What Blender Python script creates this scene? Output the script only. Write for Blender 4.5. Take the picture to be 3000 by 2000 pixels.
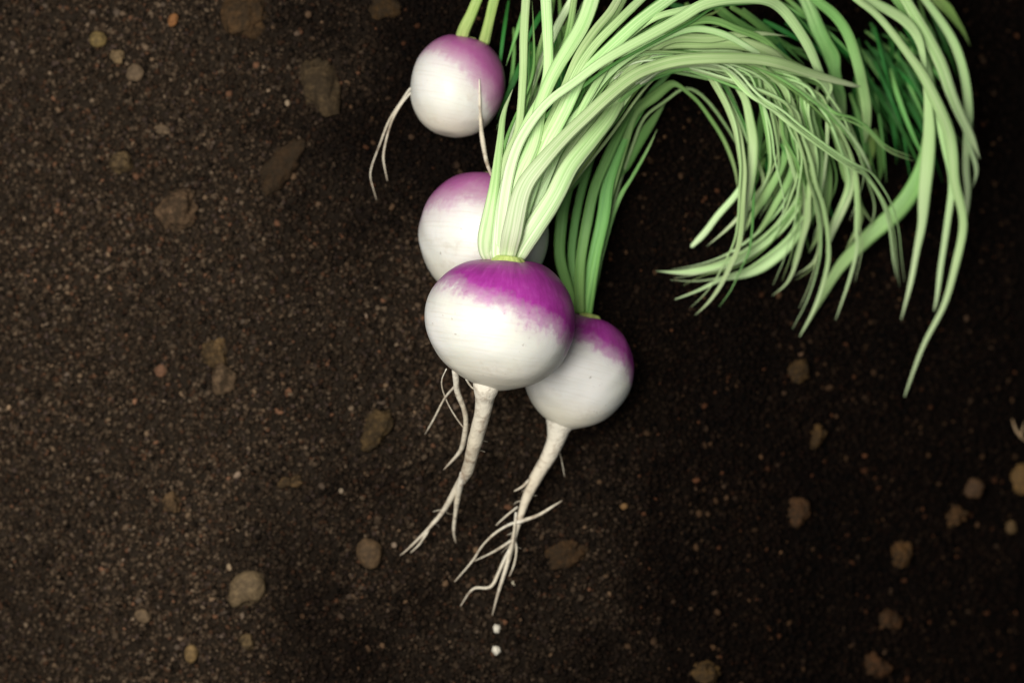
import bpy, math
import numpy as np
from mathutils import Vector, Matrix

for o in list(bpy.data.objects):
    bpy.data.objects.remove(o)
scn = bpy.context.scene
col = scn.collection
rng = np.random.default_rng(7)

# ------------------------------------------------------------------ camera
W = 0.384                       # metres of soil across the picture
LENS = 85.0
D = W * LENS / 36.0             # camera height above the soil
cam = bpy.data.cameras.new('camera')
cam.lens = LENS; cam.sensor_width = 36.0; cam.clip_start = 0.01; cam.clip_end = 50
cam.dof.use_dof = True; cam.dof.focus_distance = D - 0.060; cam.dof.aperture_fstop = 5.6
camo = bpy.data.objects.new('camera', cam); col.objects.link(camo)
camo.location = (0, 0, D)
scn.camera = camo

# ------------------------------------------------------------------ world, lamps, exposure
wd = bpy.data.worlds.new('World'); scn.world = wd; wd.use_nodes = True
wd.node_tree.nodes['Background'].inputs[0].default_value = (0.80, 0.90, 1.0, 1)
wd.node_tree.nodes['Background'].inputs[1].default_value = 0.07

def area(name, loc, target, size, power, color):
    l = bpy.data.lights.new(name, 'AREA'); l.shape = 'DISK'; l.size = size; l.energy = power; l.color = color
    o = bpy.data.objects.new(name, l); col.objects.link(o); o.location = loc
    o.rotation_euler = (Vector(target) - Vector(loc)).to_track_quat('-Z', 'Y').to_euler()
    return o
area('softbox', (-0.20, 0.05, 0.70), (0.0, 0.0, 0.02), 0.46, 8.1, (1.0, 0.965, 0.91))

vs = scn.view_settings
vs.view_transform = 'Standard'; vs.look = 'None'; vs.exposure = 0.0; vs.gamma = 1.0; vs.use_curve_mapping = False

# ------------------------------------------------------------------ helpers: noise, terrain, pixel to place
_perm = np.random.default_rng(3).random((256, 256))
def vnoise(x, y, wl, s=0):
    """smooth value noise, wavelength wl, -1..1"""
    u = np.asarray(x) / wl + 37.7 * (s + 1); v = np.asarray(y) / wl + 91.3 * (s + 1)
    i = np.floor(u).astype(int); j = np.floor(v).astype(int)
    fu = u - i; fv = v - j
    fu = fu * fu * (3 - 2 * fu); fv = fv * fv * (3 - 2 * fv)
    i0 = i % 256; i1 = (i + 1) % 256; j0 = j % 256; j1 = (j + 1) % 256
    a = _perm[i0, j0]; b = _perm[i1, j0]; c = _perm[i0, j1]; d = _perm[i1, j1]
    return (a * (1 - fu) + b * fu) * (1 - fv) * 2 + (c * (1 - fu) + d * fu) * fv * 2 - 1

def softplus(t, k):
    return k * np.log1p(np.exp(np.clip(t / k, -40, 40)))

def terrain(x, y):
    """invented low ridge, falling away on both sides so light grazes its right"""
    x = np.asarray(x, float); y = np.asarray(y, float)
    r = softplus(x - 0.035, 0.02); l = softplus(-0.07 - x, 0.02)
    return -0.42 * np.minimum(r, 0.5) - 0.10 * np.minimum(l, 0.5) + 0.0016 * vnoise(x, y, 0.05, 1)

def relief(x, y):
    return (0.0017 * vnoise(x, y, 0.021, 2) + 0.0006 * vnoise(x, y, 0.008, 3)
            + 0.00045 * vnoise(x, y, 0.0036, 4) + 0.00035 * vnoise(x, y, 0.0019, 5))

def painted_shade(x, y):
    """light falloff painted into colour: 0 on the left, 1 to the right; ragged patches"""
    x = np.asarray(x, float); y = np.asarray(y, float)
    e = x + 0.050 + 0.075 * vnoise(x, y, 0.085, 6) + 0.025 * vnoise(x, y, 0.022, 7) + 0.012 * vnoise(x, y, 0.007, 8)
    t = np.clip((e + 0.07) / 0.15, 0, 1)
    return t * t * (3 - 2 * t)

def P(px, py, z):
    s = W / 3000.0 * (D - z) / D
    return ((px - 1500) * s, -(py - 1000) * s, z)

def G(px, py, h):
    """the place seen at photograph pixel (px, py), h metres above the bed"""
    z = 0.0
    for _ in range(6):
        x, y, _z = P(px, py, z + h)
        z = float(terrain(x, y))
    return P(px, py, z + h)

def mm(px, z=0.0):
    return px * W / 3000.0 * (D - z) / D

def mesh_np(name, V, F, uv=None, color=None, attr=None, smooth=True):
    """V (n,3); F list of faces arrays all with equal size or a list of such arrays"""
    me = bpy.data.meshes.new(name)
    Fs = F if isinstance(F, list) else [F]
    V = np.asarray(V, np.float32)
    me.vertices.add(len(V)); me.vertices.foreach_set('co', V.ravel())
    loops = np.concatenate([f.ravel() for f in Fs]).astype(np.int32)
    tot = np.concatenate([np.full(len(f), f.shape[1]) for f in Fs]).astype(np.int32)
    start = np.concatenate([[0], np.cumsum(tot)[:-1]]).astype(np.int32)
    me.loops.add(len(loops)); me.loops.foreach_set('vertex_index', loops)
    me.polygons.add(len(tot)); me.polygons.foreach_set('loop_start', start)
    me.polygons.foreach_set('use_smooth', np.full(len(tot), smooth))
    me.update(calc_edges=True); me.validate()
    if uv is not None:
        a = me.attributes.new('strand', 'FLOAT_VECTOR', 'POINT')
        a.data.foreach_set('vector', np.asarray(uv, np.float32).ravel())
    if color is not None:
        a = me.attributes.new('tint', 'FLOAT_COLOR', 'POINT')
        c4 = np.ones((len(V), 4), np.float32); c4[:, :3] = color
        a.data.foreach_set('color', c4.ravel())
    if attr is not None:
        for k, v in attr.items():
            a = me.attributes.new(k, 'FLOAT', 'POINT'); a.data.foreach_set('value', np.asarray(v, np.float32))
    return me

def link(name, me, mat, parent=None):
    o = bpy.data.objects.new(name, me); col.objects.link(o)
    if mat and me and not me.materials: me.materials.append(mat)
    if parent is not None:
        o.parent = parent
        o.matrix_parent_inverse = Matrix.Translation(parent['_w']).inverted() if '_w' in parent else Matrix()
    return o

def tag(o, label=None, cat=None, group=None, kind=None):
    if label: o['label'] = label
    if cat: o['category'] = cat
    if group: o['group'] = group
    if kind: o['kind'] = kind
    return o

# ------------------------------------------------------------------ materials
class NT:
    def __init__(s, name):
        s.m = bpy.data.materials.new(name); s.m.use_nodes = True
        s.t = s.m.node_tree; s.b = s.t.nodes['Principled BSDF']
    def n(s, typ, **kw):
        nd = s.t.nodes.new(typ)
        for k, v in kw.items():
            if k.startswith('i_'):
                key = k[2:].replace('_', ' ')
                nd.inputs[int(key) if key.isdigit() else key].default_value = v
            else: setattr(nd, k, v)
        return nd
    def l(s, a, b): s.t.links.new(a, b)
    def ramp(s, fac, stops, interp='LINEAR'):
        r = s.t.nodes.new('ShaderNodeValToRGB'); r.color_ramp.interpolation = interp
        e = r.color_ramp.elements
        while len(e) < len(stops): e.new(0.5)
        for el, (p, c) in zip(e, stops): el.position = p; el.color = (*c, 1)
        s.l(fac, r.inputs[0]); return r.outputs[0]
    def mix(s, fac, a, b, mode='MIX'):
        m = s.n('ShaderNodeMix', data_type='RGBA', blend_type=mode)
        for sock, v in ((m.inputs[0], fac), (m.inputs[6], a), (m.inputs[7], b)):
            if hasattr(v, 'is_linked'): s.l(v, sock)
            else: sock.default_value = v if isinstance(v, float) else (*v, 1)
        return m.outputs[2]
    def math(s, op, a, b=0.0, c=0.0):
        m = s.n('ShaderNodeMath', operation=op)
        for i, v in enumerate((a, b, c)):
            if hasattr(v, 'is_linked'): s.l(v, m.inputs[i])
            else: m.inputs[i].default_value = v
        return m.outputs[0]
    def noise(s, vec, scale, detail=3.0, rough=0.55):
        n = s.n('ShaderNodeTexNoise'); n.inputs['Scale'].default_value = scale
        n.inputs['Detail'].default_value = detail; n.inputs['Roughness'].default_value = rough
        if vec is not None: s.l(vec, n.inputs['Vector'])
        return n.outputs['Fac']
    def bump(s, h, strength, dist):
        b = s.n('ShaderNodeBump'); b.inputs['Strength'].default_value = strength
        b.inputs['Distance'].default_value = dist
        s.l(h, b.inputs['Height']); s.l(b.outputs[0], s.b.inputs['Normal'])
    def set(s, **kw):
        for k, v in kw.items(): s.b.inputs[k.replace('_', ' ')].default_value = v
        return s.m

def mat_soil():
    t = NT('shaded_soil'); co = t.n('ShaderNodeTexCoord').outputs['Object']
    a = t.noise(co, 420, 5, 0.65); b = t.noise(co, 1500, 3, 0.6); c = t.noise(co, 16, 3, 0.5)
    base = t.ramp(a, [(0.3, (0.006, 0.0045, 0.003)), (0.55, (0.017, 0.012, 0.008)), (0.75, (0.040, 0.029, 0.020))])  # darker than the crumbs: shade between them put into the base colour
    base = t.mix(t.math('MULTIPLY', c, 0.6), base, (0.020, 0.014, 0.009))
    shd = t.n('ShaderNodeAttribute', attribute_name='painted_shade').outputs['Fac']
    base = t.mix(shd, base, t.mix(1.0, base, (0.20, 0.16, 0.14), 'MULTIPLY'))  # painted light falloff darkens the base colour towards the right
    t.l(base, t.b.inputs['Base Color'])
    t.bump(t.math('ADD', a, t.math('MULTIPLY', b, 0.5)), 0.8, 0.0008)
    return t.set(Roughness=0.9, Specular_IOR_Level=0.06)

def mat_tint(name, rough=0.8, spec=0.3, grain=900, amt=0.6, bd=0.0004, patch=0.0):
    """colour comes from each grain's own tint"""
    t = NT(name); co = t.n('ShaderNodeTexCoord').outputs['Object']
    at = t.n('ShaderNodeAttribute', attribute_name='tint').outputs['Color']
    n = t.noise(co, grain, 4, 0.65)
    dark = t.mix(1.0, at, (1 - amt, 1 - amt, 1 - amt), 'MULTIPLY')
    c = t.mix(t.ramp(n, [(0.32, (0, 0, 0)), (0.68, (1, 1, 1))]), dark, at)
    if patch:
        n2 = t.noise(co, 260, 4, 0.65)
        c = t.mix(t.ramp(n2, [(0.40, (patch,) * 3), (0.60, (0, 0, 0))]), c, (0.022, 0.016, 0.010))
    t.l(c, t.b.inputs['Base Color'])
    t.bump(n, 0.7, bd)
    return t.set(Roughness=rough, Specular_IOR_Level=spec)

def mat_bulb():
    t = NT('turnip_skin'); co = t.n('ShaderNodeTexCoord').outputs['Object']
    pg = t.n('ShaderNodeAttribute', attribute_name='pigment').outputs['Fac']
    dp = t.n('ShaderNodeAttribute', attribute_name='depth').outputs['Fac']
    ax = t.n('ShaderNodeAttribute', attribute_name='axial').outputs['Fac']
    rn = t.n('ShaderNodeAttribute', attribute_name='around').outputs['Fac']
    n1 = t.noise(co, 110, 4, 0.62); n2 = t.noise(co, 480, 3, 0.6); n3 = t.noise(co, 42, 2, 0.5)
    # streaks run from crown to root, rings run round the bulb
    cv = t.n('ShaderNodeCombineXYZ'); t.l(t.math('MULTIPLY', rn, 5.0), cv.inputs[0]); t.l(t.math('MULTIPLY', ax, 0.8), cv.inputs[1])
    stk = t.noise(cv.outputs[0], 9.0, 3, 0.6)
    cr = t.n('ShaderNodeCombineXYZ'); t.l(t.math('MULTIPLY', rn, 0.35), cr.inputs[0]); t.l(t.math('MULTIPLY', ax, 7.0), cr.inputs[1])
    ring = t.noise(cr.outputs[0], 6.0, 4, 0.65)
    amp = t.math('ADD', 0.40, t.math('MULTIPLY', dp, 0.60))
    w = t.math('MULTIPLY', t.math('SUBTRACT', n1, 0.5), 0.26)
    w = t.math('ADD', w, t.math('MULTIPLY', t.math('SUBTRACT', n2, 0.5), 0.16))
    w = t.math('ADD', w, t.math('MULTIPLY', t.math('SUBTRACT', n3, 0.5), 0.40))
    w = t.math('ADD', w, t.math('MULTIPLY', t.math('SUBTRACT', stk, 0.5), 0.13))
    f = t.math('ADD', pg, t.math('MULTIPLY', w, amp))
    mask = t.ramp(f, [(0.36, (0, 0, 0)), (0.47, (0.14, 0.14, 0.14)), (0.56, (0.62, 0.62, 0.62)), (0.74, (1, 1, 1))])
    white = t.mix(t.ramp(n3, [(0.4, (0, 0, 0)), (0.7, (1, 1, 1))]), (0.715, 0.705, 0.665), (0.66, 0.665, 0.58))
    white = t.mix(t.ramp(ring, [(0.52, (0, 0, 0)), (0.75, (0.45, 0.45, 0.45))]), white, (0.50, 0.46, 0.36))
    low = t.ramp(ax, [(0.05, (0.75, 0.75, 0.75)), (0.28, (0, 0, 0))])
    white = t.mix(low, white, (0.60, 0.55, 0.42))
    dirt = t.ramp(t.math('ADD', t.math('MULTIPLY', n2, 0.7), t.math('MULTIPLY', n1, 0.3)), [(0.645, (0, 0, 0)), (0.70, (0.55, 0.55, 0.55))])
    purp = t.ramp(t.math('ADD', t.math('MULTIPLY', stk, 0.5), t.math('MULTIPLY', n1, 0.5)), [(0.35, (0.24, 0.018, 0.195)), (0.54, (0.345, 0.032, 0.285)), (0.72, (0.45, 0.10, 0.39))])
    purple = t.mix(dp, (0.44, 0.15, 0.315), purp)
    sm = t.noise(co, 65, 5, 0.7)
    white = t.mix(t.ramp(sm, [(0.58, (0, 0, 0)), (0.74, (0.42, 0.42, 0.42))]), white, (0.40, 0.32, 0.22))
    c = t.mix(dirt, t.mix(mask, white, purple), (0.20, 0.15, 0.11))
    t.l(c, t.b.inputs['Base Color'])
    t.bump(t.math('ADD', t.math('MULTIPLY', ring, 0.8), t.math('ADD', n1, t.math('MULTIPLY', n2, 0.4))), 0.22, 0.0008)
    t.l(t.math('ADD', 0.28, t.math('MULTIPLY', n1, 0.25)), t.b.inputs['Roughness'])
    t.b.inputs['Subsurface Radius'].default_value = (0.0022, 0.0016, 0.0012)
    t.b.inputs['Subsurface Scale'].default_value = 1.0
    return t.set(Specular_IOR_Level=0.42, Subsurface_Weight=0.18)

def mat_root():
    t = NT('root_skin'); co = t.n('ShaderNodeTexCoord').outputs['Object']
    st = t.n('ShaderNodeAttribute', attribute_name='strand')
    sx = t.n('ShaderNodeSeparateXYZ'); t.l(st.outputs['Vector'], sx.inputs[0])
    n = t.noise(co, 300, 4, 0.65); n2 = t.noise(co, 90, 2, 0.5)
    base = t.ramp(sx.outputs['Y'], [(0.0, (0.70, 0.66, 0.55)), (0.35, (0.60, 0.53, 0.40)), (0.8, (0.62, 0.56, 0.44)), (1.0, (0.42, 0.35, 0.26))])
    spots = t.ramp(t.math('ADD', t.math('MULTIPLY', n, 0.6), t.math('MULTIPLY', n2, 0.4)), [(0.50, (0, 0, 0)), (0.64, (0.80, 0.80, 0.80))])
    t.l(t.mix(spots, base, (0.26, 0.19, 0.13)), t.b.inputs['Base Color'])
    t.bump(n, 0.9, 0.0009)
    return t.set(Roughness=0.65, Specular_IOR_Level=0.3)

def mat_stem(name, base, mid, tip, dark):
    t = NT(name)
    st = t.n('ShaderNodeAttribute', attribute_name='strand').outputs['Vector']
    sx = t.n('ShaderNodeSeparateXYZ'); t.l(st, sx.inputs[0])
    rnd = t.n('ShaderNodeObjectInfo').outputs['Random']
    mp = t.n('ShaderNodeVectorMath', operation='MULTIPLY'); mp.inputs[1].default_value = (2.6, 1.2, 2.6)
    off = t.n('ShaderNodeCombineXYZ'); t.l(t.math('MULTIPLY', rnd, 50), off.inputs[1])
    ad = t.n('ShaderNodeVectorMath', operation='ADD'); t.l(st, mp.inputs[0]); t.l(mp.outputs[0], ad.inputs[0]); t.l(off.outputs[0], ad.inputs[1])
    streak = t.noise(ad.outputs[0], 1.6, 3, 0.6)
    mp2 = t.n('ShaderNodeVectorMath', operation='MULTIPLY'); mp2.inputs[1].default_value = (1.0, 6.0, 1.0)
    t.l(ad.outputs[0], mp2.inputs[0])
    blot = t.noise(mp2.outputs[0], 0.8, 2, 0.5)
    along = t.ramp(sx.outputs['Y'], [(0.0, base), (0.16, tuple(0.5 * (a + b) for a, b in zip(base, mid))), (0.42, mid), (0.8, mid), (1.0, tip)])
    c = t.mix(t.ramp(streak, [(0.38, (0, 0, 0)), (0.60, (1, 1, 1))]), t.mix(0.62, along, dark), along)
    c = t.mix(t.math('MULTIPLY', blot, 0.45), c, t.mix(0.5, along, tip))
    hs = t.n('ShaderNodeHueSaturation'); t.l(c, hs.inputs['Color'])
    t.l(t.math('ADD', 0.76, t.math('MULTIPLY', rnd, 0.46)), hs.inputs['Value'])
    t.l(t.math('ADD', 0.496, t.math('MULTIPLY', rnd, 0.022)), hs.inputs['Hue'])
    t.l(hs.outputs[0], t.b.inputs['Base Color'])
    t.bump(streak, 0.6, 0.0007)
    t.b.inputs['Subsurface Radius'].default_value = (0.0008, 0.0012, 0.0004)
    return t.set(Roughness=0.48, Specular_IOR_Level=0.35)

M = {
    'soil': mat_soil(),
    'crumb': mat_tint('soil_crumb', 0.9, 0.07, 1200, 0.45, 0.0003),
    'stone': mat_tint('pebble_stone', 0.78, 0.15, 520, 0.45, 0.0006, 0.35),
    'clod': mat_tint('dry_clod', 0.95, 0.06, 650, 0.6, 0.0016, 0.75),
    'bead': mat_tint('perlite_bead', 0.5, 0.4, 900, 0.15, 0.0003),
    'husk_root': mat_stem('brown_root', (0.30, 0.17, 0.09), (0.34, 0.22, 0.13), (0.40, 0.29, 0.18), (0.12, 0.06, 0.03)),
    'bulb': mat_bulb(),
    'root': mat_root(),
    'pale': mat_stem('pale_stem', (0.76, 0.79, 0.60), (0.55, 0.75, 0.33), (0.66, 0.75, 0.46), (0.20, 0.46, 0.09)),
    'mid': mat_stem('green_stem', (0.50, 0.62, 0.32), (0.27, 0.51, 0.14), (0.50, 0.62, 0.28), (0.06, 0.21, 0.03)),
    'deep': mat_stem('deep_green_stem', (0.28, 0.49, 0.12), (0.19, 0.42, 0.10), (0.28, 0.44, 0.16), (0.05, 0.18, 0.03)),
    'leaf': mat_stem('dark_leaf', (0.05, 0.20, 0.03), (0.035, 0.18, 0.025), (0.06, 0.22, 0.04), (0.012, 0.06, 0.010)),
    'crown': mat_stem('crown_flesh', (0.60, 0.66, 0.22), (0.60, 0.66, 0.22), (0.62, 0.68, 0.26), (0.36, 0.48, 0.08)),
    'lime': mat_stem('lime_leaf', (0.52, 0.62, 0.24), (0.40, 0.56, 0.15), (0.42, 0.54, 0.18), (0.16, 0.34, 0.05)),
}

# ------------------------------------------------------------------ the soil bed
def axis(lo, hi, step, far, grow=1.35):
    a = list(np.arange(lo, hi + step * 0.5, step)); s = step
    x = a[-1]
    while x < far: s *= grow; x += s; a.append(x)
    s = step; x = a[0]; pre = []
    while x > -far: s *= grow; x -= s; pre.append(x)
    return np.array(pre[::-1] + a)
xs = axis(-0.225, 0.225, 0.0011, 3.0); ys = axis(-0.155, 0.155, 0.0011, 3.0)
X, Y = np.meshgrid(xs, ys)
Z = terrain(X, Y) + relief(X, Y) - 0.0005
nx, ny = len(xs), len(ys)
idx = np.arange(nx * ny).reshape(ny, nx)
quads = np.stack([idx[:-1, :-1], idx[:-1, 1:], idx[1:, 1:], idx[1:, :-1]], -1).reshape(-1, 4)
tag(link('soil', mesh_np('soil', np.stack([X, Y, Z], -1).reshape(-1, 3), quads, attr={'painted_shade': painted_shade(X, Y).ravel()}), M['soil']),
    'dark granular garden soil the turnips lie on', 'soil', kind='structure')

# icosphere templates
def ico(sub):
    import bmesh
    bm = bmesh.new(); bmesh.ops.create_icosphere(bm, subdivisions=sub, radius=1.0)
    bm.verts.ensure_lookup_table()
    V = np.array([v.co[:] for v in bm.verts]); F = np.array([[v.index for v in f.verts] for f in bm.faces])
    bm.free(); return V, F
ICO1 = ico(1); ICO4 = ico(4)

def rand_rot(n):
    q = rng.normal(size=(n, 4)); q /= np.linalg.norm(q, axis=1)[:, None]
    w, x, y, z = q.T
    return np.stack([np.stack([1-2*(y*y+z*z), 2*(x*y-z*w), 2*(x*z+y*w)], -1),
                     np.stack([2*(x*y+z*w), 1-2*(x*x+z*z), 2*(y*z-x*w)], -1),
                     np.stack([2*(x*z-y*w), 2*(y*z+x*w), 1-2*(x*x+y*y)], -1)], -2)

# loose crumbs: tens of thousands, nobody could count them
def crumbs(name, n, rlo, rhi, power, palette, weights, label, sink, shade_amt, bounds=(0.205, 0.140)):
    V, F = ICO1
    temps = np.stack([V * (1 + 0.28 * np.random.default_rng(k).normal(size=(len(V), 1)).clip(-1.3, 1.3)) for k in range(24)])
    x = rng.uniform(-bounds[0], bounds[0], n); y = rng.uniform(-bounds[1], bounds[1], n)
    r = rlo + (rhi - rlo) * rng.random(n) ** power
    sc = r[:, None] * rng.uniform(0.65, 1.25, (n, 3))
    T = temps[rng.integers(0, 24, n)] * sc[:, None, :]
    T = np.einsum('nij,nvj->nvi', rand_rot(n), T)
    z = terrain(x, y) + relief(x, y) + r * sink
    T = T + np.stack([x, y, z], -1)[:, None, :]
    Fa = (F[None] + (np.arange(n) * len(V))[:, None, None]).reshape(-1, 3)
    pal = np.array(palette)
    c = pal[rng.choice(len(pal), n, p=np.array(weights) / sum(weights))] * np.exp(rng.normal(0, 0.26, (n, 1)))
    c = c * np.array([0.94, 0.82, 0.73]) * (1 + 0.25 * vnoise(x, y, 0.03, 9))[:, None]
    c = c * (1 - painted_shade(x, y)[:, None] * np.array(shade_amt))  # crumb tint darkened by the same painted falloff of light
    c = np.repeat(c, len(V), axis=0)
    return tag(link(name, mesh_np(name, T.reshape(-1, 3), Fa, color=c), M['crumb']), label, 'soil', kind='stuff')
crumbs('soil_crumbs', 94000, 0.00035, 0.00112, 1.5,
       [(0.034, 0.025, 0.017), (0.055, 0.042, 0.029), (0.078, 0.061, 0.043), (0.058, 0.034, 0.021), (0.12, 0.097, 0.070), (0.013, 0.010, 0.007), (0.052, 0.040, 0.034)],
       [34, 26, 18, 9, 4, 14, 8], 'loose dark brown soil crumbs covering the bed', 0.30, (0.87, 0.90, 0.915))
crumbs('soil_grit', 2000, 0.0006, 0.0015, 2.4,
       [(0.11, 0.085, 0.06), (0.16, 0.12, 0.08), (0.14, 0.08, 0.05), (0.09, 0.075, 0.06), (0.22, 0.18, 0.14)],
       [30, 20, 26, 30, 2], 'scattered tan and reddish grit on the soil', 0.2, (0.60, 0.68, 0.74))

# ------------------------------------------------------------------ pebbles and clods
def rock(name, mat, px, py, rx, ry, ang, h, colr, label, cat, rough=0.12, lumps=0.25, seed=0, group=None, sink=0.35, lobes=None):
    r_ = np.random.default_rng(1000 + seed)
    V, F = ICO4
    d = V / np.linalg.norm(V, axis=1)[:, None]
    f = np.ones(len(V))
    for amp, fr, m in ((lumps, 1.6, 3), (rough, 4.0, 6), (rough * 0.6, 8.0, 8), (rough * 0.45, 16.0, 10)):
        for _ in range(m):
            k3 = r_.normal(size=3); k3 *= fr / np.linalg.norm(k3)
            f += amp * 0.8 / math.sqrt(m) * np.sin(d @ k3 + r_.uniform(0, 6.28))
    if lobes:
        for (ax, ay, depth, wdt) in lobes:      # bites out of the outline
            q = np.array([ax, ay, 0.25]); q /= np.linalg.norm(q)
            f -= depth * np.exp(-((1 - d @ q) / wdt) ** 2)
    S = d * f[:, None]
    a, b = mm(rx), mm(ry); hz = h * 0.5 * (a + b) * (1.3 if mat == 'clod' else 1.0)
    S = S * np.array([a, b, hz])
    c, s = math.cos(math.radians(ang)), math.sin(math.radians(ang))
    S = S @ np.array([[c, s, 0], [-s, c, 0], [0, 0, 1]])
    x, y, z = G(px, py, hz * (1 - sink) * 0.6)
    k_ = 1.0 if mat == 'bead' else 0.80 * (1 - 0.55 * float(painted_shade(x, y)))  # stones and clods take the painted shade too, beads do not
    me = mesh_np(name, S, F, color=np.tile(np.array(colr) * np.array([1.0, 0.93, 0.82] if mat == 'bead' else [1.12, 0.90, 0.66]) * k_, (len(S), 1)))
    o = link(name, me, M[mat]); o.location = (x, y, z - hz * (1 - sink) * 0.6 + hz * (1 - 2 * sink) + 0.0004)
    return tag(o, label, cat, group)

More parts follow.
